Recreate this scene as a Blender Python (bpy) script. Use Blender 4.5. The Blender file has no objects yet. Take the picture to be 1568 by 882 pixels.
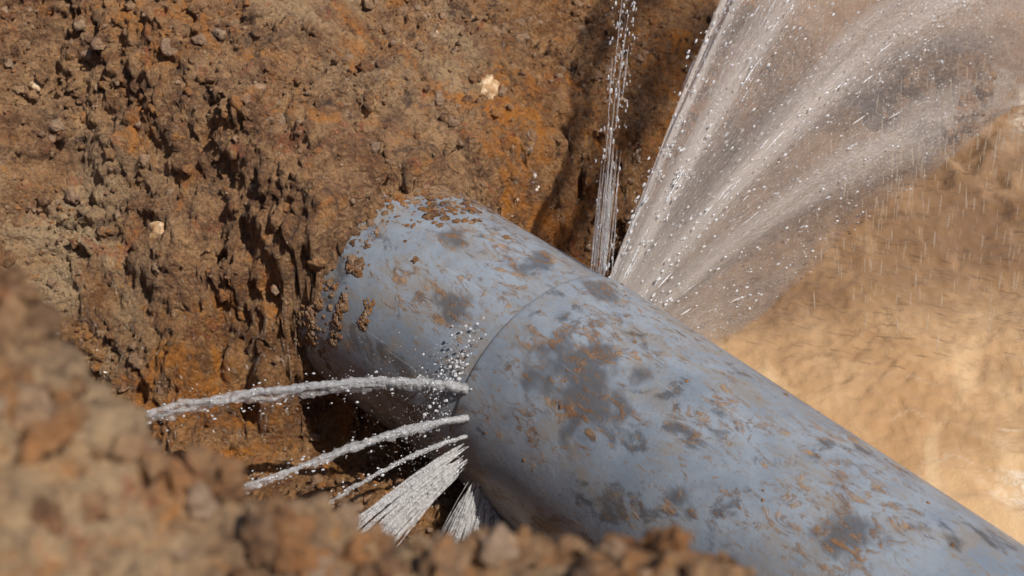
import bpy, bmesh, math, random
import numpy as np
from mathutils import Vector, Matrix
rng = np.random.default_rng(11)
random.seed(5)
scene = bpy.context.scene

# ------------------------------------------------------------------ noise
_perm = np.random.default_rng(3).permutation(256)
_G = np.random.default_rng(4).normal(size=(256, 3)); _G /= np.linalg.norm(_G, axis=1)[:, None]
_J = np.random.default_rng(5).random((256, 3))
def _h(x, y, z, seed):
    return _perm[(_perm[(_perm[(x + seed) & 255] + y) & 255] + z) & 255]
def perlin(p, seed=0):
    i = np.floor(p).astype(np.int64); f = p - i
    u = f * f * f * (f * (f * 6 - 15) + 10)
    r = 0
    for dx in (0, 1):
        wx = u[:, 0] if dx else 1 - u[:, 0]
        for dy in (0, 1):
            wy = u[:, 1] if dy else 1 - u[:, 1]
            for dz in (0, 1):
                wz = u[:, 2] if dz else 1 - u[:, 2]
                g = _G[_h(i[:, 0] + dx, i[:, 1] + dy, i[:, 2] + dz, seed)]
                d = g[:, 0] * (f[:, 0] - dx) + g[:, 1] * (f[:, 1] - dy) + g[:, 2] * (f[:, 2] - dz)
                r = r + wx * wy * wz * d
    return r * 1.5
def fbm(p, o=4, seed=0, gain=0.5):
    r = 0; a = 1
    for k in range(o):
        r = r + a * perlin(p * (2.03 ** k) + 7.3 * k, seed + k * 13); a *= gain
    return r
def ridged(p, o=3, seed=0):
    r = 0; a = 1
    for k in range(o):
        r = r + a * (1 - 2 * np.abs(perlin(p * (2.1 ** k) + 3.1 * k, seed + k * 17))); a *= 0.5
    return r
def worley(p, seed=0):
    i = np.floor(p).astype(np.int64); f = p - i
    F1 = np.full(len(p), 9.0); F2 = np.full(len(p), 9.0)
    for dx in (-1, 0, 1):
        for dy in (-1, 0, 1):
            for dz in (-1, 0, 1):
                j = _J[_h(i[:, 0] + dx, i[:, 1] + dy, i[:, 2] + dz, seed)]
                d = (j[:, 0] + dx - f[:, 0]) ** 2 + (j[:, 1] + dy - f[:, 1]) ** 2 + (j[:, 2] + dz - f[:, 2]) ** 2
                F2 = np.where(d < F1, F1, np.minimum(F2, d)); F1 = np.minimum(F1, d)
    return np.sqrt(F1), np.sqrt(F2)
def sstep(a, b, x):
    t = np.clip((x - a) / (b - a), 0, 1); return t * t * (3 - 2 * t)

# ------------------------------------------------------------------ mesh helper
def make_mesh(name, verts, faces, mat=None, smooth=True, attrs=None, uv=None, parent=None):
    verts = np.asarray(verts, dtype=np.float32); faces = np.asarray(faces, dtype=np.int32)
    me = bpy.data.meshes.new(name)
    me.vertices.add(len(verts)); me.vertices.foreach_set('co', verts.ravel())
    k = faces.shape[1]; n = len(faces)
    me.loops.add(n * k); me.loops.foreach_set('vertex_index', faces.ravel())
    me.polygons.add(n); me.polygons.foreach_set('loop_start', np.arange(n, dtype=np.int32) * k)
    me.update(calc_edges=True)
    me.polygons.foreach_set('use_smooth', np.full(n, smooth))
    if attrs:
        for an, av in attrs.items():
            a = me.attributes.new(an, 'FLOAT', 'POINT'); a.data.foreach_set('value', np.asarray(av, dtype=np.float32))
    if uv is not None:
        l = me.uv_layers.new(name='UVMap')
        l.data.foreach_set('uv', np.asarray(uv, dtype=np.float32)[faces.ravel()].ravel())
    me.validate()
    ob = bpy.data.objects.new(name, me); scene.collection.objects.link(ob)
    if mat: me.materials.append(mat)
    if parent: ob.parent = parent
    return ob
def grid_faces(nx, ny):   # vertex index = ix*ny+iy
    ix, iy = np.meshgrid(np.arange(nx - 1), np.arange(ny - 1), indexing='ij')
    a = (ix * ny + iy).ravel()
    return np.stack([a, a + ny, a + ny + 1, a + 1], 1)

# ------------------------------------------------------------------ node helper
class NT:
    def __init__(s, name):
        s.m = bpy.data.materials.new(name); s.m.use_nodes = True
        s.t = s.m.node_tree; s.t.nodes.clear()
        s.out = s.t.nodes.new('ShaderNodeOutputMaterial')
    def n(s, typ, **kw):
        nd = s.t.nodes.new(typ)
        for k, v in kw.items(): setattr(nd, k, v)
        return nd
    def l(s, a, b): s.t.links.new(a, b)
    def coord(s, scale=(1, 1, 1), rot=(0, 0, 0), kind='Object'):
        c = s.n('ShaderNodeTexCoord'); m = s.n('ShaderNodeMapping')
        m.inputs['Scale'].default_value = scale; m.inputs['Rotation'].default_value = rot
        s.l(c.outputs[kind], m.inputs[0]); return m.outputs[0]
    def noise(s, vec, scale, detail=5, rough=0.55, dist=0.0):
        n = s.n('ShaderNodeTexNoise'); n.inputs['Scale'].default_value = scale
        n.inputs['Detail'].default_value = detail; n.inputs['Roughness'].default_value = rough
        n.inputs['Distortion'].default_value = dist; s.l(vec, n.inputs['Vector']); return n.outputs['Fac']
    def voro(s, vec, scale, feature='F1', out='Distance', rand=1.0):
        n = s.n('ShaderNodeTexVoronoi', feature=feature); n.inputs['Scale'].default_value = scale
        n.inputs['Randomness'].default_value = rand
        s.l(vec, n.inputs['Vector']); return n.outputs[out]
    def rng(s, v, a, b, c=0.0, d=1.0):
        n = s.n('ShaderNodeMapRange', interpolation_type='SMOOTHSTEP')
        s.l(v, n.inputs[0])
        for i, x in zip((1, 2, 3, 4), (a, b, c, d)): n.inputs[i].default_value = x
        return n.outputs[0]
    def math(s, op, a, b=None, clamp=False):
        n = s.n('ShaderNodeMath', operation=op, use_clamp=clamp)
        for i, x in enumerate((a, b)):
            if x is None: continue
            if isinstance(x, (int, float)): n.inputs[i].default_value = x
            else: s.l(x, n.inputs[i])
        return n.outputs[0]
    def mix(s, f, a, b):
        n = s.n('ShaderNodeMix', data_type='RGBA')
        for i, x in ((0, f), (6, a), (7, b)):
            if isinstance(x, (int, float)): n.inputs[i].default_value = x
            elif isinstance(x, tuple): n.inputs[i].default_value = x + (1,)
            else: s.l(x, n.inputs[i])
        return n.outputs[2]
    def attr(s, name):
        return s.n('ShaderNodeAttribute', attribute_name=name).outputs['Fac']
    def bump(s, h, strength, dist, normal=None):
        b = s.n('ShaderNodeBump'); b.inputs['Strength'].default_value = strength; b.inputs['Distance'].default_value = dist
        s.l(h, b.inputs['Height'])
        if normal: s.l(normal, b.inputs['Normal'])
        return b.outputs[0]

def soil_material(name, clod=False):
    N = NT(name); v = N.coord()
    med = N.noise(v, 9.0, 6, 0.74, 0.5)
    fine = N.noise(v, 60.0, 4, 0.75, 0.3)
    c = N.mix(N.rng(med, 0.36, 0.64), (0.185, 0.078, 0.030), (0.49, 0.27, 0.125))
    if not clod:
        pale = N.attr('pale')
        c = N.mix(N.math('MULTIPLY', pale, N.rng(med, 0.3, 0.6, 0.5, 1.0)), c, (0.62, 0.45, 0.27))
    c = N.mix(N.rng(fine, 0.5, 0.70, 0, 0.65), c, (0.62, 0.40, 0.21))
    c = N.mix(N.rng(fine, 0.48, 0.33, 0, 0.7), c, (0.068, 0.030, 0.014))
    v2 = N.coord(rot=(0.3, 0.9, 0.2))
    og = N.noise(v2, 6.0, 7, 0.76, 0.8)
    if not clod:
        ox = N.attr('oxide')
        og = N.math('ADD', og, N.math('MULTIPLY', ox, 0.12))
    c = N.mix(N.rng(og, 0.53, 0.70, 0, 0.85), c, (0.62, 0.23, 0.035))
    v3 = N.coord(rot=(1.3, 0.1, 0.7))
    rd = N.noise(v3, 8, 6, 0.78, 1.0)
    c = N.mix(N.rng(rd, 0.57, 0.68, 0, 0.65), c, (0.44, 0.11, 0.042))
    c = N.mix(N.rng(rd, 0.45, 0.33, 0, 0.78), c, (0.058, 0.036, 0.029))
    cr = N.noise(v3, 27, 4, 0.7, 0.2)
    c = N.mix(N.rng(cr, 0.66, 0.74, 0, 0.8), c, (0.68, 0.52, 0.34))
    c = N.mix(N.rng(cr, 0.37, 0.28, 0, 0.8), c, (0.68, 0.28, 0.045))
    if clod:
        t = N.attr('tint')
        c = N.mix(N.rng(t, 0.5, 0.95, 0, 0.65), c, (0.64, 0.44, 0.30))
        c = N.mix(N.rng(t, 0.25, 0.0, 0, 0.65), c, (0.56, 0.23, 0.065))
    wet = N.attr('wet')
    c = N.mix(N.math('MULTIPLY', wet, 0.25), c, (0.12, 0.048, 0.017))
    b = N.n('ShaderNodeBsdfPrincipled')
    N.l(c, b.inputs['Base Color'])
    wn = N.math('MULTIPLY', wet, N.rng(med, 0.35, 0.6, 0.6, 1.0))
    N.l(N.rng(wn, 0, 1, 0.80, 0.10), b.inputs['Roughness'])
    b.inputs['Specular IOR Level'].default_value = 0.6
    vd = N.coord()
    h = N.math('ADD', N.noise(vd, 48, 6, 0.80, 0.3), N.math('MULTIPLY', N.voro(vd, 85), 0.3))
    nb = N.bump(h, 1.0, 0.028)
    N.l(nb, b.inputs['Normal'])
    N.l(b.outputs[0], N.out.inputs[0]); return N.m

soil_mat = soil_material('soil'); clod_mat = soil_material('soil_clod', True)

# ------------------------------------------------------------------ pipe axis data
D = np.array([-0.6514, 0.7588, 0.0]); E = np.array([-0.7588, -0.6514, 0.0]); Z = np.array([0, 0, 1.0])
def A(t): return np.array([1.371 - 0.6514 * t, 1.178 + 0.7588 * t, 0.0])
T_RIM = 1.96; RB = 0.318; RS = 0.3110
rim = A(T_RIM)
S0 = rim.copy(); S1 = np.array([-0.468, 3.187, 0.04]); SD = S1 - S0; SD /= np.linalg.norm(SD)
SDh = SD.copy(); SDh[2] = 0; SDh /= np.linalg.norm(SDh)
SE = np.array([-SDh[1], SDh[0], 0.0])      # left of travel direction -> towards viewer-left
if SE[1] > 0: SE = -SE

# ------------------------------------------------------------------ terrain
xs = np.concatenate([-1.95 - np.geomspace(0.02, 40, 26)[::-1], np.arange(-1.95, 1.75, 0.0058), 1.75 + np.geomspace(0.02, 40, 40)])
ys = np.concatenate([0.35 - np.geomspace(0.02, 40, 22)[::-1], np.arange(0.35, 1.06, 0.005), np.arange(1.06, 2.1, 0.03),
                     np.arange(2.1, 4.6, 0.0050), np.arange(4.6, 5.2, 0.012), 5.2 + np.geomspace(0.012, 40, 60)])
X, Y = np.meshgrid(xs, ys, indexing='ij'); nx, ny = X.shape
poly = np.array([(-2.1, -60), (-2.1, 1.2), (-1.75, 1.95), (-1.3, 2.45), (-0.95, 2.72), (-0.6, 2.92), (-0.25, 3.08), (0.05, 3.26), (0.30, 3.58), (0.52, 4.05), (0.75, 4.6), (1.08, 5.5),
                 (1.5, 6.4), (3.0, 7.2), (5.2, 6.0), (5.6, 2.5), (5.6, -60)])
def sdist(x, y):
    d = np.full(x.shape, 1e9); inside = np.zeros(x.shape, bool)
    for k in range(len(poly)):
        ax, ay = poly[k]; bx, by = poly[(k + 1) % len(poly)]
        ex, ey = bx - ax, by - ay
        t = np.clip(((x - ax) * ex + (y - ay) * ey) / (ex * ex + ey * ey), 0, 1)
        d = np.minimum(d, np.hypot(x - ax - t * ex, y - ay - t * ey))
        if abs(ey) > 1e-9:
            cr = ((ay > y) != (by > y)) & (x < ax + ex * (y - ay) / ey)
            inside ^= cr
    return np.where(inside, -d, d)
def smax(a, b, k=0.05):
    h = np.clip(0.5 + 0.5 * (a - b) / k, 0, 1); return b * (1 - h) + a * h + k * h * (1 - h)
sd = sdist(X, Y)
P2 = np.stack([X.ravel(), Y.ravel(), np.zeros(X.size)], 1)
wob = fbm(P2 * 1.3, 3, 40).reshape(X.shape)
sdw = sd + 0.04 * wob
q = (X - rim[0]) * E[0] + (Y - rim[1]) * E[1]          # >0 = viewer-left of the pipe
floor = -0.47 + 0.20 * sstep(-0.05, 0.2, q)
wall = -0.42 + 1.40 * np.maximum(sdw, 0)
wall = np.minimum(wall, 1.5 + 0.05 * wob)
far = smax(wall, floor, 0.14)
# soil heaped over the buried pipe
s_ = (X - S0[0]) * SDh[0] + (Y - S0[1]) * SDh[1]
q_ = (X - S0[0]) * SE[0] + (Y - S0[1]) * SE[1]         # >0 viewer-left
edge = 0.550 + 0.11 * fbm(P2 * 6 + 5, 3, 77).reshape(X.shape)
edge = edge + 0.03 * sstep(0.0, -0.2, q_) + 0.17 * sstep(0.22, 0.34, q_)
heap = 0.39 + 0.45 * (s_ - edge) - 2.3 * np.maximum(edge - s_, 0) - 1.25 * np.maximum(q_ - 0.20, 0) - 0.35 * np.maximum(-q_ - 0.15, 0)
heap = np.where((s_ > -0.2) & (s_ < 2.2), heap, -1)
far = smax(far, np.minimum(heap, 1.4), 0.09)
# low bank under the joint on the left
far = far + 0.15 * np.exp(-(((X + 0.36) / 0.22) ** 2 + ((Y - 2.42) / 0.14) ** 2))
# near bank (edge of the trench where the viewer stands)
xl = [-60, -1.5, -0.6, -0.43, -0.385, -0.333, -0.283, -0.2, -0.155, -0.12, -0.075, -0.04, 0.03, 0.08, 0.13, 0.19, 0.26, 0.4, 60]
zl = [1.7, 1.68, 1.67, 1.620, 1.568, 1.520, 1.468, 1.445, 1.410, 1.382, 1.405, 1.405, 1.405, 1.422, 1.432, 1.404, 1.378, 1.34, 1.34]
zlip = np.interp(X, xl, zl)
ylip = np.interp(X, [-60, -0.6, -0.43, -0.3, 0.2, 0.27, 0.33, 0.42, 60], [1.0, 1.0, 0.96, 0.87, 0.85, 0.76, 0.62, 0.48, 0.45])
near = zlip - 2.6 * np.maximum(Y - ylip, 0) - 0.10 * np.maximum(ylip - Y - 0.05, 0) * (Y > -1)
zb = smax(near, far, 0.05)
zx = np.gradient(zb, xs, axis=0); zy = np.gradient(zb, ys, axis=1)
nrm = np.stack([-zx.ravel(), -zy.ravel(), np.ones(X.size)], 1); nrm /= np.linalg.norm(nrm, axis=1)[:, None]
P = np.stack([X.ravel(), Y.ravel(), zb.ravel()], 1)
disp = 0.032 * fbm(P * 2.2, 2, 1)
rg = fbm(P * 4.0 + 3, 2, 91)
disp += 0.015 * (ridged(P * 6.5 + 0.4 * rg[:, None], 3, 9) - 0.9)
rugged = sstep(-0.35, 0.35, fbm(P * 2.7, 2, 61))
disp += (0.012 + 0.014 * rugged) * fbm(P * 17, 3, 21, 0.65)
F1, F2 = worley(P * 19 + 0.5 * np.stack([fbm(P * 14, 2, 5), fbm(P * 14, 2, 6), rg], 1), 3)
disp += rugged * (0.024 * (0.55 - F1) - 0.012 * sstep(0.10, 0.0, F2 - F1))
F1b, F2b = worley(P * 48, 8)
disp += 0.010 * (0.5 - F1b) * (0.4 + 0.6 * rugged)
disp += 0.008 * fbm(P * 62, 2, 33, 0.8)
nearmask = sstep(1.1, 1.0, P[:, 1])
F1c, F2c = worley(P * 26, 14); F1d, _ = worley(P * 60, 15)
disp = disp * (1 - nearmask * 0.6) + nearmask * (0.034 * (0.5 - F1c) + 0.010 * (0.5 - F1d))
nearx = sstep(-1.97, -1.7, P[:, 0]) * sstep(1.9, 1.7, P[:, 0]) * sstep(5.6, 5.0, P[:, 1])
disp = disp * (0.4 + 0.6 * nearx)
V = P + nrm * disp[:, None]
wet = sstep(-0.3, 0.4, P[:, 0]) * 0.9 + 0.8 * sstep(0.25, -0.15, P[:, 2]) * (P[:, 1] > 1.5) + 0.42
wet = np.clip(wet, 0, 1) * (P[:, 1] > 1.3)
def blob(x, y, rx, ry): return np.exp(-(((P[:, 0] - x) / rx) ** 2 + ((P[:, 1] - y) / ry) ** 2))
pale = np.clip(1.3 * blob(-1.15, 2.95, 0.20, 0.24) + 0.6 * blob(-0.5, 3.55, 0.3, 0.3) + 0.6 * blob(-0.15, 3.75, 0.12, 0.4) + 0.6 * nearmask, 0, 1) * sstep(-0.5, 0.2, fbm(P * 5, 2, 55))
oxide = np.clip(blob(0.05, 3.5, 0.28, 0.22) + 0.9 * blob(0.6, 4.4, 0.25, 0.5) + 0.9 * blob(-0.8, 2.72, 0.28, 0.16) + 0.9 * blob(-0.95, 3.5, 0.25, 0.3) + 0.5 * blob(-0.2, 3.4, 0.3, 0.2), 0, 1.1) - 0.12 + 0.4 * nearmask
terrain = make_mesh('ground', V, grid_faces(nx, ny), soil_mat, attrs={'wet': wet, 'pale': pale, 'oxide': oxide})

# ------------------------------------------------------------------ lumps
def ico(sub):
    bm = bmesh.new(); bmesh.ops.create_icosphere(bm, subdivisions=sub, radius=1)
    bm.verts.ensure_lookup_table()
    v = np.array([x.co[:] for x in bm.verts]); f = np.array([[q.index for q in p.verts] for p in bm.faces]); bm.free(); return v, f
def rot_rand(n):
    qn = rng.normal(size=(n, 4)); qn /= np.linalg.norm(qn, axis=1)[:, None]
    w, x, y, z = qn.T
    return np.stack([1 - 2 * (y * y + z * z), 2 * (x * y - z * w), 2 * (x * z + y * w), 2 * (x * y + z * w), 1 - 2 * (x * x + z * z), 2 * (y * z - x * w),
                     2 * (x * z - y * w), 2 * (y * z + x * w), 1 - 2 * (x * x + y * y)], 1).reshape(n, 3, 3)
def lumps(name, cen, rad, sub=2, rough=0.45, mat=clod_mat, wetv=0.0, parent=None, freq=1.6, flat=None, smooth=True):
    tv, tf = ico(sub); n = len(cen)
    off = rng.random((n, 1, 3)) * 50
    pts = np.broadcast_to(tv, (n,) + tv.shape)
    dsp = 1 + rough * fbm((pts * freq + off).reshape(-1, 3), 3, 4).reshape(n, -1, 1) * 1.3
    sc = rng.uniform(0.65, 1.2, (n, 1, 3))
    pv = pts * dsp * sc
    pv = np.einsum('nij,nvj->nvi', rot_rand(n), pv) * np.asarray(rad)[:, None, None]
    if flat is not None:     # squash along the surface normal
        h = np.einsum('nvi,ni->nv', pv, flat); pv = pv - 0.6 * h[..., None] * flat[:, None]
    pv = pv + np.asarray(cen)[:, None, :]
    fc = (tf[None] + (np.arange(n) * len(tv))[:, None, None]).reshape(-1, 3)
    tint = np.repeat(rng.random(n), len(tv))
    wv = np.repeat(np.broadcast_to(wetv, (n,)), len(tv))
    return make_mesh(name, pv.reshape(-1, 3), fc, mat, attrs={'tint': tint, 'wet': wv}, parent=parent, smooth=smooth)
mf = (V[:, 0] > -1.8) & (V[:, 0] < 1.4) & (V[:, 1] > 2.2) & (V[:, 1] < 4.9) & (V[:, 2] > -0.33)
NC = 6500
pr = np.where(mf, 0.15 + rugged, 0); pr /= pr.sum()
idx = rng.choice(len(V), NC, p=pr)
rad = 0.003 + 0.016 * rng.random(NC) ** 5 + 0.003 * rng.random(NC)
lumps('soil_clods', V[idx] - nrm[idx] * rad[:, None] * 0.15, rad, wetv=wet[idx], rough=0.6)
mf = (V[:, 0] > -0.75) & (V[:, 0] < 0.5) & (V[:, 1] > 0.5) & (V[:, 1] < 1.0) & (V[:, 2] > 1.2)
idx = rng.choice(np.where(mf)[0], 800)
rad = 0.004 + 0.019 * rng.random(800) ** 2.5
lumps('soil_clods', V[idx] + nrm[idx] * rad[:, None] * 0.1, rad, sub=3, rough=0.55)
# pale stones bedded in the cut face
st_ = []
for (x, y) in ((-0.07, 3.62), (-0.92, 3.02), (-0.9, 2.55), (-0.22, 3.75), (-0.44, 3.28), (0.35, 3.95), (-1.25, 3.3)):
    k = np.argmin((V[:, 0] - x) ** 2 + (V[:, 1] - y) ** 2); st_.append(k)
stone_mat = NT('pale_stone'); _v = stone_mat.coord(); _b = stone_mat.n('ShaderNodeBsdfPrincipled')
stone_mat.l(stone_mat.mix(stone_mat.rng(stone_mat.noise(_v, 40, 5, 0.7), 0.4, 0.65), (0.36, 0.20, 0.09), (0.58, 0.44, 0.28)), _b.inputs['Base Color'])
_b.inputs['Roughness'].default_value = 0.5
stone_mat.l(stone_mat.bump(stone_mat.noise(_v, 90, 4), 0.7, 0.006), _b.inputs['Normal']); stone_mat.l(_b.outputs[0], stone_mat.out.inputs[0])
lumps('stones', V[st_] - nrm[st_] * 0.008, np.array([0.036, 0.028, 0.045, 0.016, 0.018, 0.02, 0.02]), sub=3, mat=stone_mat.m, rough=0.35)

# ------------------------------------------------------------------ pipe
def pipe_material():
    N = NT('painted_pipe'); v = N.coord()
    vs = N.coord(scale=(1, 1, 0.55), rot=(0.0, 0.5, 0.3))
    base = N.mix(N.rng(N.noise(v, 5, 5, 0.65), 0.35, 0.65), (0.165, 0.195, 0.240), (0.245, 0.275, 0.320))
    film = N.noise(vs, 11, 7, 0.76, 0.6)
    base = N.mix(N.rng(film, 0.46, 0.64, 0, 0.65), base, (0.225, 0.185, 0.145))
    blot = N.noise(N.coord(scale=(1, 1, 0.7), rot=(0.4, 0.3, 0)), 9.5, 6, 0.66, 0.4)
    bm_ = N.rng(blot, 0.540, 0.64)
    bb = N.math('MAXIMUM', bm_, N.attr('stain'))
    c = N.mix(N.math('MULTIPLY', bb, 0.72), base, (0.056, 0.052, 0.054))
    rv = N.coord(scale=(1, 1, 0.5), rot=(0.5, 0.6, 0.2))
    rust = N.noise(rv, 34, 7, 0.74, 1.0)
    area = N.rng(N.noise(v, 5.3, 4, 0.6), 0.36, 0.62, -0.05, 0.08)
    rm = N.rng(N.math('ADD', rust, area), 0.570, 0.70)
    rcol = N.mix(N.rng(N.noise(v, 36, 4, 0.7), 0.38, 0.64), (0.105, 0.056, 0.030), (0.32, 0.175, 0.070))
    c = N.mix(N.math('MULTIPLY', rm, 0.82), c, rcol)
    c = N.mix(N.math('MULTIPLY', N.attr('stain'), N.rng(rust, 0.52, 0.64, 0, 0.7)), c, (0.20, 0.095, 0.04))
    tiny = N.noise(N.coord(scale=(1, 1, 0.45), rot=(0, 0.9, 0)), 80, 4, 0.7, 0.5)
    c = N.mix(N.rng(tiny, 0.56, 0.70, 0, 0.8), c, (0.20, 0.125, 0.065))
    s1 = N.noise(N.coord(scale=(1, 1, 0.03), rot=(0.25, 0.15, 0.3)), 120, 2, 0.5)
    c = N.mix(N.rng(s1, 0.70, 0.74, 0, 0.3), c, (0.42, 0.44, 0.47))
    s2 = N.noise(N.coord(scale=(0.05, 1, 1), rot=(0.9, 0.2, 0.4)), 140, 2, 0.5)
    c = N.mix(N.rng(s2, 0.71, 0.75, 0, 0.3), c, (0.09, 0.07, 0.06))
    b = N.n('ShaderNodeBsdfPrincipled'); N.l(c, b.inputs['Base Color'])
    r = N.rng(N.math('ADD', N.math('MULTIPLY', rm, 0.5), N.math('MULTIPLY', bb, -0.3)), -0.3, 0.5, 0.18, 0.66)
    r = N.math('ADD', r, N.rng(N.noise(v, 24, 4, 0.6), 0.3, 0.7, -0.10, 0.12))
    N.l(r, b.inputs['Roughness'])
    hh = N.math('ADD', N.math('MULTIPLY', rm, 0.9), N.math('MULTIPLY', N.noise(v, 90, 4, 0.6), 0.6))
    N.l(N.bump(hh, 0.6, 0.002), b.inputs['Normal'])
    N.l(b.outputs[0], N.out.inputs[0]); return N.m
pipe_mat = pipe_material()
def simple_mat(name, col, rough, spec=0.5):
    N = NT(name); b = N.n('ShaderNodeBsdfPrincipled'); v = N.coord()
    N.l(N.mix(N.rng(N.noise(v, 40, 5), 0.3, 0.7), col, tuple(x * 1.6 for x in col)), b.inputs['Base Color'])
    b.inputs['Roughness'].default_value = rough; N.l(b.outputs[0], N.out.inputs[0]); return N.m
rubber = simple_mat('gasket_rubber', (0.012, 0.012, 0.013), 0.5)
pipe_root = bpy.data.objects.new('leaking_pipe', None); scene.collection.objects.link(pipe_root)
def revolve(name, prof, origin, axis, mat, n=240, stains=()):
    prof = np.array(prof); a = np.linspace(0, 2 * np.pi, n, endpoint=False)
    k = len(prof)
    v = np.stack([prof[:, None, 1] * np.cos(a), prof[:, None, 1] * np.sin(a), np.repeat(prof[:, :1], n, 1)], -1).reshape(-1, 3)
    i, j = np.meshgrid(np.arange(k - 1), np.arange(n), indexing='ij'); j2 = (j + 1) % n
    f = np.stack([i * n + j, i * n + j2, (i + 1) * n + j2, (i + 1) * n + j], -1).reshape(-1, 4)
    qt = Vector(axis).to_track_quat('Z', 'Y'); R = np.array(qt.to_matrix())
    wpos = v @ R.T + np.array(origin)
    st = np.zeros(len(v)); wn = fbm(v * 14, 4, 66, 0.6)
    for (cx, cy, cz, rr_) in stains:
        d = np.linalg.norm(wpos - np.array([cx, cy, cz]), axis=1) / rr_
        st = np.maximum(st, sstep(1.25, 0.45, d + 0.9 * wn))
    ob = make_mesh(name, v, f, mat, parent=pipe_root, attrs={'stain': st})
    ob.rotation_mode = 'QUATERNION'; ob.rotation_quaternion = qt
    ob.location = Vector(origin); return ob
def on_bell(s, f): return tuple(rim - D * s + RB * (E * math.cos(f) + Z * math.sin(f)))
def on_spig(s, f): return tuple(S0 + SD * s + RS * (SE * math.cos(f) + Z * math.sin(f)))
stains = [on_bell(0.24, 1.12) + (0.12,), on_bell(0.34, 1.0) + (0.07,), on_bell(0.62, 0.85) + (0.035,), on_bell(0.08, 1.9) + (0.05,), on_bell(0.95, 1.3) + (0.06,)]
bell = [(0.3, 0.3128), (0.02, 0.3128), (0.004, 0.3131), (0.001, 0.3140), (0.0, 0.3153), (0.0012, 0.3168), (0.004, 0.3177), (0.010, RB)] + \
       [(z, RB) for z in np.arange(0.02, 1.7, 0.012)] + [(z, RB) for z in np.linspace(1.72, 3.2, 20)]
revolve('socket_pipe', bell, rim, -D, pipe_mat, stains=stains)
st2 = [on_spig(0.16, 1.0) + (0.05,), on_spig(0.10, 1.75) + (0.055,), on_spig(0.3, 1.5) + (0.04,)]
revolve('spigot_pipe', [(z, RS) for z in np.concatenate([np.arange(-0.03, 0.9, 0.012), np.linspace(0.92, 2.2, 12)])], S0, SD, pipe_mat, stains=st2)
revolve('gasket', [(0.008, 0.3100), (0.006, 0.3115), (0.008, 0.3129), (0.02, 0.3129)], rim, -D, rubber)

# mud stuck on the spigot pipe
cen = []; rr = []; nn = []
for k in range(1300):
    f = rng.uniform(-0.1, 2.3); s = 0.60 - abs(rng.normal()) * 0.06
    if rng.random() < 0.6: f = rng.normal(1.85, 0.22); s = 0.60 - abs(rng.normal()) * 0.12
    r = 0.003 + 0.011 * rng.random() ** 3
    nv = SE * math.cos(f) + Z * math.sin(f)
    cen.append(S0 + SD * s + RS * nv); rr.append(r); nn.append(nv)
for (s, f, w, L) in ((0.45, 0.35, 0.011, 0.13), (0.37, 0.55, 0.008, 0.08), (0.54, 0.25, 0.013, 0.16), (0.46, 0.85, 0.013, 0.03)):
    for k in range(60):
        ff = f + (rng.random() - 0.4) * L / RS; nv = SE * math.cos(ff) + Z * math.sin(ff)
        cen.append(S0 + SD * (s + rng.normal() * 0.007) + RS * nv); rr.append(w * rng.uniform(0.4, 1.0)); nn.append(nv)
lumps('stuck_mud', np.array(cen), np.array(rr), wetv=0.7, parent=pipe_root, flat=np.array(nn), rough=0.6)
cen = []; rr = []; nn = []
for k in range(110):
    s = rng.uniform(0.02, 1.5); f = rng.uniform(0.2, 2.3); nv = E * math.cos(f) + Z * math.sin(f)
    cen.append(rim - D * s + RB * nv); rr.append(0.0012 + 0.006 * rng.random() ** 4); nn.append(nv)
lumps('mud_specks', np.array(cen), np.array(rr), wetv=0.5, parent=pipe_root, flat=np.array(nn))

# ------------------------------------------------------------------ muddy pool
def pool_material():
    N = NT('muddy_water'); v = N.coord()
    n1 = N.noise(v, 1.8, 4, 0.55, 1.2)
    n2 = N.noise(N.coord(scale=(1, 0.6, 1), rot=(0, 0, 0.5)), 3.4, 4, 0.5, 2.0)
    c = N.mix(N.rng(n1, 0.35, 0.65), (0.40, 0.235, 0.110), (0.54, 0.345, 0.180))
    c = N.mix(N.rng(n2, 0.45, 0.7, 0, 0.5), c, (0.64, 0.46, 0.27))
    fo = N.attr('foam')
    fn = N.noise(v, 40, 5, 0.75, 0.5)
    fm = N.math('MULTIPLY', fo, N.rng(fn, 0.40, 0.60, 0.25, 1.0), True)
    fd = N.attr('far_dark')
    c = N.mix(N.math('MULTIPLY', fd, 0.88), c, N.mix(N.rng(n2, 0.4, 0.65), (0.155, 0.083, 0.040), (0.24, 0.138, 0.070)))
    c = N.mix(N.math('MULTIPLY', fm, 0.85), c, (0.80, 0.73, 0.62))
    b = N.n('ShaderNodeBsdfPrincipled'); N.l(c, b.inputs['Base Color'])
    N.l(N.rng(fm, 0, 1, 0.05, 0.4), b.inputs['Roughness']); b.inputs['IOR'].default_value = 1.40
    b.inputs['Coat Weight'].default_value = 0.6; b.inputs['Coat Roughness'].default_value = 0.03
    rp = N.noise(N.coord(), 34, 3, 0.55, 0.3)
    nb = N.bump(rp, N_BUMP, 0.012)
    N.l(nb, b.inputs['Normal'])
    N.l(b.outputs[0], N.out.inputs[0]); return N.m
N_BUMP = 0.45
px = np.concatenate([np.arange(-0.3, 2.9, 0.010), 2.9 + np.geomspace(0.02, 2.6, 20)])
py = np.concatenate([np.arange(1.0, 1.8, 0.05), np.arange(1.8, 5.8, 0.010), np.arange(5.8, 7.4, 0.06)])
PX, PY = np.meshgrid(px, py, indexing='ij')
pp = np.stack([PX.ravel(), PY.ravel(), np.zeros(PX.size)], 1)
turb = np.exp(-(((PX - 1.5) / 0.35) ** 2 + ((PY - 2.65) / 0.35) ** 2)).ravel() + 0.8 * np.exp(-(((PX - 1.8) / 0.7) ** 2 + ((PY - 4.4) / 0.8) ** 2)).ravel()
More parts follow.
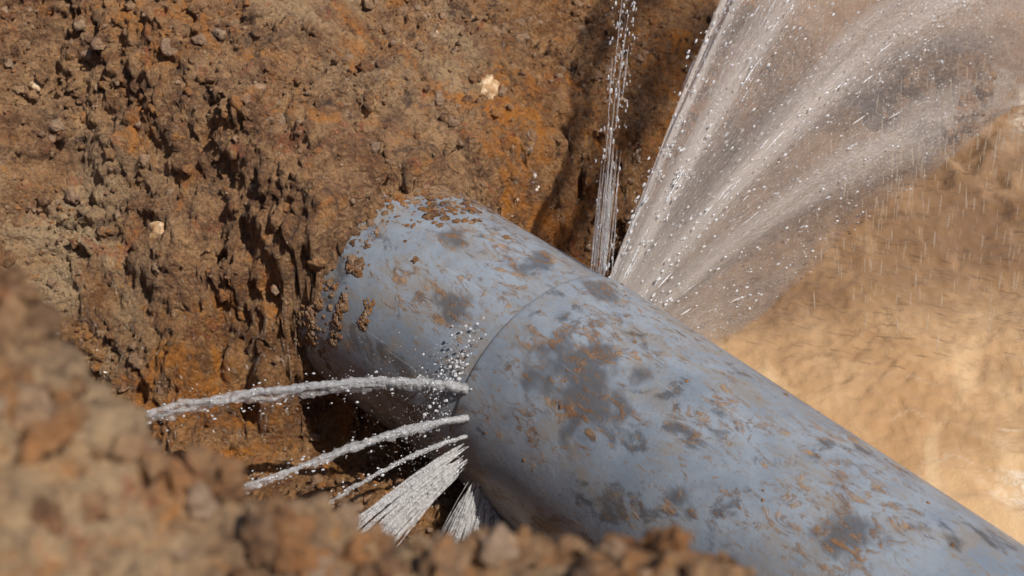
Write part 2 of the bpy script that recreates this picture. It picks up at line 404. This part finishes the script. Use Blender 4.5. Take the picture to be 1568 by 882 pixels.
wp = pp + 0.12 * np.stack([fbm(pp * 2.5, 2, 31), fbm(pp * 2.5, 2, 32), 0 * pp[:, 0]], 1)
hz = 0.034 * fbm(wp * 2.2, 2, 5) + turb * (0.034 * ridged(wp * 4.0, 2, 7) - 0.02)
hz += 0.005 * turb * fbm(wp * 22, 2, 8)
# spray agitating the surface: short splash pits, strongest beneath the fan
pock = sstep(2.45, 3.1, pp[:, 1] + 0.4 * fbm(pp * 2, 2, 15))
hz += pock * 0.0075 * fbm(pp * np.array([24, 20, 1]), 3, 19, 0.65)
lines = sstep(0.05, 0.0, np.abs(fbm(wp * 2.6, 3, 119))) * sstep(-0.2, 0.25, fbm(pp * 2.2, 2, 23))
foam = np.clip(1.4 * np.exp(-(((PX - 1.50) / 0.22) ** 2 + ((PY - 2.58) / 0.22) ** 2)).ravel() * sstep(-0.2, 0.3, fbm(wp * 5, 4, 9, 0.6)) + 0.8 * lines * sstep(0.95, 1.2, pp[:, 0]) * sstep(3.2, 2.8, pp[:, 1])
               + 0.9 * np.exp(-(((PX - 1.65) / 0.45) ** 2 + ((PY - 4.75) / 0.3) ** 2)).ravel() * sstep(-0.3, 0.3, fbm(wp * 6, 3, 29)), 0, 1)
far_dark = sstep(2.85, 3.75, pp[:, 1] + 0.35 * fbm(pp * 1.6, 2, 12))  # far water darker: murk, plus the bank's reflection put into the colour
pp[:, 2] = -0.30 + hz
make_mesh('muddy_water', pp, grid_faces(len(px), len(py)), pool_material(), attrs={'foam': foam, 'far_dark': far_dark})
# rock sticking out of the water
lumps('muddy_rock', np.array([[1.52, 4.50, -0.19], [1.64, 4.58, -0.19], [1.41, 4.46, -0.25], [1.56, 4.42, -0.27]]), np.array([0.13, 0.11, 0.09, 0.1]), sub=5, rough=0.42, wetv=0.2, freq=2.2)

# ------------------------------------------------------------------ water jets
def water_material(name, clear=0.55, alpha=1.0, col=(0.86, 0.87, 0.90), vary=0.0, scale=60):
    N = NT(name); b = N.n('ShaderNodeBsdfPrincipled')
    b.inputs['Base Color'].default_value = col + (1,)
    b.inputs['Roughness'].default_value = 0.06; b.inputs['IOR'].default_value = 1.33
    b.inputs['Transmission Weight'].default_value = clear
    N.l(N.bump(N.noise(N.coord(), 180, 2, 0.6), 0.8, 0.004), b.inputs['Normal'])
    t = N.n('ShaderNodeBsdfTransparent'); m = N.n('ShaderNodeMixShader')
    if vary: N.l(N.rng(N.noise(N.coord(), scale, 3, 0.6), 0.35, 0.62, alpha - vary, alpha), m.inputs[0])
    else: m.inputs[0].default_value = alpha
    N.l(t.outputs[0], m.inputs[1]); N.l(b.outputs[0], m.inputs[2]); N.l(m.outputs[0], N.out.inputs[0]); return N.m
jet_mat = water_material('water_jet', 0.75, 0.85, (0.92, 0.92, 0.94), 0.45, 70); drop_mat = water_material('water_drops', 0.5, 0.95)
white_mat = water_material('aerated_water', 0.35, 0.6, (0.75, 0.74, 0.75), 0.4, 90)
rain_mat = water_material('falling_water', 0.0, 0.30, (0.82, 0.74, 0.64))
def bez(a, b, c, n):
    t = np.linspace(0, 1, n)[:, None]; a, b, c = map(np.array, (a, b, c))
    b2 = 2 * b - 0.5 * (a + c)       # curve passes through b
    return (1 - t) ** 2 * a + 2 * t * (1 - t) * b2 + t * t * c
def tubes(paths, radii, sides=8, seed=0, lump=0.35, freq=45):
    vs = []; fs = []; o = 0; a = np.linspace(0, 2 * np.pi, sides, endpoint=False)
    for k, (p, r) in enumerate(zip(paths, radii)):
        n = len(p); tg = np.gradient(p, axis=0); tg /= np.linalg.norm(tg, axis=1)[:, None]
        u = np.cross(tg, [0, 0, 1.0]); u /= np.linalg.norm(u, axis=1)[:, None] + 1e-9; w = np.cross(tg, u)
        dirv = u[:, None] * np.cos(a)[None, :, None] + w[:, None] * np.sin(a)[None, :, None]
        base = (p[:, None] + dirv * 0.005).reshape(-1, 3)
        nz = 1 + lump * 1.6 * fbm(base * freq + k * 9.1, 2, seed).reshape(n, sides)
        rr_ = (r if np.ndim(r) else np.full(n, r))
        vs.append((p[:, None] + dirv * (rr_[:, None] * np.maximum(nz, 0.05))[..., None]).reshape(-1, 3))
        i, j = np.meshgrid(np.arange(n - 1), np.arange(sides), indexing='ij'); j2 = (j + 1) % sides
        fs.append(np.stack([i * sides + j, i * sides + j2, (i + 1) * sides + j2, (i + 1) * sides + j], -1).reshape(-1, 4) + o)
        o += n * sides
    return np.concatenate(vs), np.concatenate(fs)
def drops(name, cen, rad, vel=None, stretch=1.5, mat=drop_mat, parent=None, sub=1):
    tv, tf = ico(sub); n = len(cen); rad = np.asarray(rad)
    pv = np.broadcast_to(tv, (n,) + tv.shape) * rad[:, None, None] * rng.uniform(0.75, 1.25, (n, 1, 3))
    if vel is not None:
        vd = vel / np.linalg.norm(vel, axis=1)[:, None]
        pr = np.einsum('nvi,ni->nv', pv, vd)
        pv = pv + (pr * (stretch - 1))[..., None] * vd[:, None]
    pv = pv + np.asarray(cen)[:, None]
    fc = (tf[None] + (np.arange(n) * len(tv))[:, None, None]).reshape(-1, 3)
    return make_mesh(name, pv.reshape(-1, 3), fc, mat, parent=parent)
def jet(a, b, c, r0, r1, strands, spread, seed, nd=200, dspread=0.02, mat=jet_mat):
    root = bpy.data.objects.new('water_jet', None); scene.collection.objects.link(root)
    paths = []; rads = []; n = 260; t = np.linspace(0, 1, n)
    core = bez(a, b, c, n)
    for k in range(strands):
        off = rng.normal(size=3) * spread
        wv = np.stack([fbm(np.stack([t * 11 + k * 5, t * 0 + i * 3.3, t * 0 + seed], 1), 3, 50) for i in range(3)], 1)
        p = core + off * t[:, None] ** 0.8 + wv * (0.30 * r0 + 0.7 * spread) * (0.3 + t[:, None])
        e = 1.0 if k < 2 else rng.uniform(0.35, 1.0)
        m = max(int(n * e), 12)
        bead = 1 + (0.10 + 0.38 * t[:m]) * perlin(np.stack([t[:m] * 75 + k * 3, t[:m] * 0, t[:m] * 0 + seed], 1), 5) * 2.0
        rr_ = (r0 + (r1 - r0) * t[:m]) * (0.62 if k < 2 else rng.uniform(0.25, 0.5)) * np.maximum(bead, 0.12)
        rr_[-6:] *= np.linspace(1, 0.05, 6)
        paths.append(p[:m]); rads.append(rr_)
    v, f = tubes(paths, rads, 10, seed, 0.38, 60)
    make_mesh('stream', v, f, mat, parent=root)
    tt = rng.random(nd) ** 0.7
    cc = core[(tt * (n - 1)).astype(int)] + rng.normal(size=(nd, 3)) * (r0 * 0.6 + dspread * tt[:, None] * 0.6)
    drops('droplets', cc, 0.0009 + 0.0024 * rng.random(nd) ** 2.5, parent=root, vel=np.tile(core[-1] - core[0], (nd, 1)))
    return root
jet((-0.10, 2.478, 0.158), (-0.461, 2.49, 0.150), (-1.15, 2.50, -0.02), 0.018, 0.0095, 9, 0.010, 1, 420, 0.022)
jet((-0.10, 2.44, 0.110), (-0.358, 2.34, 0.112), (-0.80, 2.25, -0.03), 0.0125, 0.008, 7, 0.007, 2, 230, 0.014)
jet((-0.105, 2.41, 0.080), (-0.27, 2.316, 0.078), (-0.50, 2.235, -0.03), 0.008, 0.005, 4, 0.004, 3, 120, 0.010)
# broad lower sheets of strands
def strand_fan(starts, ends, n, r, seed, mat, nd):
    root = bpy.data.objects.new('water_jet', None); scene.collection.objects.link(root)
    paths = []; rads = []; cc = []
    sa, sb = map(np.array, starts); ea, eb = map(np.array, ends)
    for k in range(n):
        u = rng.random(); w = np.clip(u + rng.normal() * 0.08, -0.05, 1.05)
        a = sa + (sb - sa) * u + rng.normal(size=3) * 0.004; c = ea + (eb - ea) * w + rng.normal(size=3) * 0.012
        m = (a + c) / 2 + np.array([0, 0, 0.014]) + rng.normal(size=3) * 0.003
        p = bez(a, m, c, 50); e0 = int(rng.uniform(0, 12)); e1 = int(rng.uniform(28, 50)); p = p[e0:e1]
        paths.append(p); rads.append(r * rng.uniform(0.25, 1.1) * np.concatenate([np.linspace(0.3, 1, 4), np.ones(len(p) - 8), np.linspace(1, 0.1, 4)]))
        cc.append(p[rng.integers(0, len(p), 4)] + rng.normal(size=(4, 3)) * 0.006)
    v, f = tubes(paths, rads, 6, seed, 0.4, 60); make_mesh('strands', v, f, mat, parent=root)
    cc = np.concatenate(cc)[:nd]; drops('droplets', cc, 0.001 + 0.0015 * rng.random(len(cc)) ** 2, parent=root)
strand_fan(((-0.112, 2.40, 0.070), (-0.098, 2.385, 0.015)), ((-0.46, 2.17, -0.08), (-0.38, 2.16, -0.18)), 100, 0.0030, 5, white_mat, 300)
strand_fan(((-0.088, 2.385, -0.03), (-0.02, 2.41, -0.13)), ((-0.20, 2.25, -0.23), (0.06, 2.26, -0.27)), 190, 0.0030, 6, white_mat, 200)
# splash crown at the joint + fine mist around the leak
n = 240
f = rng.normal(0.60, 0.20, n)
c0 = rim + D * 0.01 + RB * (E * np.cos(f)[:, None] + Z * np.sin(f)[:, None])
k = np.abs(rng.normal(size=n)) ** 1.3
c0 = c0 + (E * np.cos(f)[:, None] + Z * np.sin(f)[:, None]) * 0.03 * k[:, None] + D * (np.abs(rng.normal(size=n)) * 0.03)[:, None] + rng.normal(size=(n, 3)) * 0.006
drops('joint_splash', c0, 0.0009 + 0.0034 * rng.random(n) ** 3, sub=2)
n = 900
f = rng.uniform(-0.3, 0.8, n); rv = E * np.cos(f)[:, None] + Z * np.sin(f)[:, None]
c0 = rim + D * 0.01 + rv * (RB + 0.004 + 0.05 * rng.random(n)[:, None] ** 1.5) + (D * 0.8 + E * 0.4) * (rng.exponential(0.07, n))[:, None] + rng.normal(size=(n, 3)) * 0.01
drops('mist', c0, 0.0006 + 0.0010 * rng.random(n) ** 2, mat=white_mat)

# ---- big fan thrown out on the far side of the joint
Er = -E
def fan_pt(phi, tau, v, tilt, extra=0.0):
    rad = Er * np.cos(phi)[..., None] + Z * np.sin(phi)[..., None]
    dirv = rad + D * tilt[..., None] if np.ndim(tilt) else rad + D * tilt
    p = rim + rad * (RS + 0.003) + D * 0.006
    return p + dirv * (v * tau)[..., None] - 0.5 * 9.81 * (tau ** 2)[..., None] * Z
def fan_material():
    N = NT('water_sheet')
    m1 = N.coord(scale=(24, 3.0, 1), kind='UV'); m2 = N.coord(scale=(170, 60, 1), kind='UV')
    s1 = N.noise(m1, 1.0, 4, 0.6, 0.5); s2 = N.noise(m2, 1.0, 3, 0.75, 0.6)
    d = N.attr('dens')
    a = N.math('ADD', N.rng(s1, 0.34, 0.70, 0.42, 0.70), N.rng(s2, 0.54, 0.68, 0, 0.8))
    a = N.math('MULTIPLY', a, d, True)
    b = N.n('ShaderNodeBsdfPrincipled'); b.inputs['Base Color'].default_value = (0.80, 0.74, 0.71, 1)
    b.inputs['Roughness'].default_value = 0.12; b.inputs['IOR'].default_value = 1.33
    N.l(N.bump(s2, 1.0, 0.012), b.inputs['Normal'])
    tr = N.n('ShaderNodeBsdfTranslucent'); tr.inputs[0].default_value = (0.78, 0.70, 0.66, 1)
    mm = N.n('ShaderNodeMixShader'); mm.inputs[0].default_value = 0.4; N.l(b.outputs[0], mm.inputs[1]); N.l(tr.outputs[0], mm.inputs[2])
    t = N.n('ShaderNodeBsdfTransparent'); m = N.n('ShaderNodeMixShader'); N.l(a, m.inputs[0])
    N.l(t.outputs[0], m.inputs[1]); N.l(mm.outputs[0], m.inputs[2]); N.l(m.outputs[0], N.out.inputs[0]); return N.m
fan_mat = fan_material()
fan_root = bpy.data.objects.new('water_spray', None); scene.collection.objects.link(fan_root)
veins = [(0.885, 0.016, 1.2), (0.71, 0.04, 1.0), (0.38, 0.05, 1.1), (0.12, 0.05, 0.6)]
def density(ph, ta):
    d = 0.30 + 0 * ph
    for c, w, a in veins: d = d + a * np.exp(-((ph - c) / (w + 0.06 * ta)) ** 2)
    return d
VV = 6.2
for L in range(2):
    npn, ntn = 260, 140
    ph = np.linspace(-0.35, 0.905, npn); ta = np.linspace(0.0, 0.50, ntn) ** 1.0
    PH, TA = np.meshgrid(ph, ta, indexing='ij')
    q3 = np.stack([PH.ravel() * 5, TA.ravel() * 5, np.full(PH.size, L * 3.7)], 1)
    wob = perlin(q3, 20 + L).reshape(PH.shape); wob2 = perlin(q3 * 4, 30 + L).reshape(PH.shape)
    tilt = 0.16 + 0.04 * wob + 0.03 * (L - 0.5)
    v = VV * (1 + 0.08 * perlin(np.stack([PH.ravel() * 7, np.full(PH.size, L * 2.2), PH.ravel() * 0], 1), 44).reshape(PH.shape))
    pts = fan_pt(PH + 0.010 * wob2, TA, v, tilt)
    edge_f = sstep(0.0, 0.06, PH + 0.35) * sstep(0.905, 0.897, PH)
    dens = density(PH, TA) * (0.85 + 3.2 * np.exp(-TA / 0.05)) * edge_f * sstep(0.50, 0.42, TA)
    make_mesh('sheet', pts.reshape(-1, 3), grid_faces(npn, ntn), fan_mat, attrs={'dens': dens.ravel()},
              uv=np.stack([PH.ravel() + L * 3.1, TA.ravel() * 4 + L], 1), parent=fan_root)
# strings + drops in the fan
paths = []; rads = []
for k in range(110):
    if rng.random() < 0.8:
        c, w, a = veins[rng.choice(4, p=[0.3, 0.3, 0.3, 0.1])]; p0 = c + rng.normal() * w * 0.8
    else: p0 = rng.uniform(-0.2, 0.86)
    p0 = min(p0, 0.89)
    t0 = rng.random() ** 1.8 * 0.26; ln = rng.uniform(0.004, 0.018); tau = np.linspace(t0, t0 + ln, 14)
    v = VV * rng.uniform(0.94, 1.06)
    paths.append(fan_pt(np.full(14, p0), tau, v, 0.16 + rng.normal() * 0.02)); rads.append(rng.uniform(0.0012, 0.0028) * np.sin(np.linspace(0.15, 3.0, 14)))
v, f = tubes(paths, rads, 6, 9, 0.5, 70); make_mesh('strings', v, f, drop_mat, parent=fan_root)
nd = 10000
sel = rng.random(nd)
vi = rng.choice(4, nd, p=[0.28, 0.3, 0.30, 0.12]); vc = np.array([x[0] for x in veins])[vi]; vw = np.array([x[1] for x in veins])[vi]
phs = np.where(sel < 0.6, vc + rng.normal(size=nd) * (vw * 0.8 + 0.005), rng.uniform(-0.3, 0.88, nd)); phs = np.minimum(phs, 0.90 + 0.006 * rng.normal(size=nd))
tas = rng.random(nd) ** 0.8 * 0.5
vv_ = VV * rng.uniform(0.92, 1.06, nd); til = 0.16 + rng.normal(size=nd) * 0.022
cp = fan_pt(phs, tas, vv_, til) + rng.normal(size=(nd, 3)) * 0.008
rad_ = Er * np.cos(phs)[:, None] + Z * np.sin(phs)[:, None]
vel = rad_ * vv_[:, None] - 9.81 * tas[:, None] * Z
ok = cp[:, 2] > -0.28
drops('droplets', cp[ok], (0.0010 + 0.0030 * rng.random(nd) ** 3.5)[ok], vel[ok], 2.0, parent=fan_root)
# spent water raining back down into the pool
n = 5000
cx = rng.uniform(0.8, 2.8, n); cy = rng.uniform(3.0, 4.8, n)
keep = rng.random(n) < 0.25 + 0.75 * sstep(-0.2, 0.4, perlin(np.stack([cx * 9, cy * 3, cx * 0], 1), 3))
cx = cx[keep]; cy = cy[keep]; n = len(cx)
cz = -0.25 + 0.6 * rng.random(n) ** 1.0
vel = np.tile(np.array([0.14, 0.10, -1.0]), (n, 1)) + rng.normal(size=(n, 3)) * 0.04
drops('falling_drops', np.stack([cx, cy, cz], 1), 0.0009 + 0.0016 * rng.random(n) ** 2, vel, 16.0, mat=rain_mat, parent=fan_root)

# thin jet left of the fan
root = bpy.data.objects.new('water_jet', None); scene.collection.objects.link(root)
st = rim + D * 0.01 + RS * (Er * math.cos(0.95) + Z * math.sin(0.95))
paths = []; rads = []; cc = []; vel = []
for k in range(34):
    dv = Er * 0.20 + Z * 0.98 + D * 0.16 + rng.normal(size=3) * np.array([0.018, 0.018, 0.01]); v0 = rng.uniform(4.6, 5.4)
    off = D * rng.uniform(-0.01, 0.05) + Er * rng.normal() * 0.01
    t0 = 0 if k < 22 else rng.random() ** 1.5 * 0.20; tau = np.linspace(t0, t0 + rng.uniform(0.02, 0.08), 30)[:, None]
    dv = dv - D * 0.8 * (off @ D)
    p = st + off + dv * v0 * tau - 4.9 * tau ** 2 * Z
    paths.append(p); rads.append(rng.uniform(0.0013, 0.003) * np.sin(np.linspace(0.3, 3.0, 30)))
    for j in range(14):
        ta_ = rng.random() * 0.36; cc.append(st + off + dv * v0 * ta_ - 4.9 * ta_ ** 2 * Z + rng.normal(size=3) * 0.008); vel.append(dv)
v, f = tubes(paths, rads, 6, 12, 0.5, 70); make_mesh('strings', v, f, jet_mat, parent=root)
drops('droplets', np.array(cc), 0.0009 + 0.0022 * rng.random(len(cc)) ** 2, np.array(vel), 2.4, parent=root)

# ------------------------------------------------------------------ light, sky, camera
el, sx, sy = 54, 0.72, -0.48
az = math.atan2(sx, sy)     # clockwise from +Y
sun = bpy.data.lights.new('sun', 'SUN'); sun.energy = 5.0; sun.angle = math.radians(0.53); sun.color = (1.0, 0.94, 0.84)
so = bpy.data.objects.new('sun', sun); scene.collection.objects.link(so)
hv = Vector((math.sin(az) * math.cos(math.radians(el)), math.cos(az) * math.cos(math.radians(el)), math.sin(math.radians(el))))
so.rotation_mode = 'QUATERNION'; so.rotation_quaternion = hv.to_track_quat('Z', 'Y'); so.location = hv * 20
w = bpy.data.worlds.new('World'); scene.world = w; w.use_nodes = True
nt = w.node_tree; sk = nt.nodes.new('ShaderNodeTexSky'); sk.sky_type = 'NISHITA'; sk.sun_disc = False
sk.sun_elevation = math.radians(el); sk.sun_rotation = az
nt.links.new(sk.outputs[0], nt.nodes['Background'].inputs[0]); nt.nodes['Background'].inputs[1].default_value = 0.085
cam = bpy.data.cameras.new('camera'); co = bpy.data.objects.new('camera', cam); scene.collection.objects.link(co)
co.location = (0, 0, 2.324); co.rotation_euler = (math.radians(53), 0, 0)
cam.lens = 50; cam.sensor_width = 36; cam.clip_end = 300; cam.clip_start = 0.05
cam.dof.use_dof = True; cam.dof.focus_distance = 3.6; cam.dof.aperture_fstop = 4.2
scene.camera = co
scene.view_settings.view_transform = 'Standard'; scene.view_settings.look = 'None'; scene.view_settings.exposure = 0
print('VERTS', len(V))
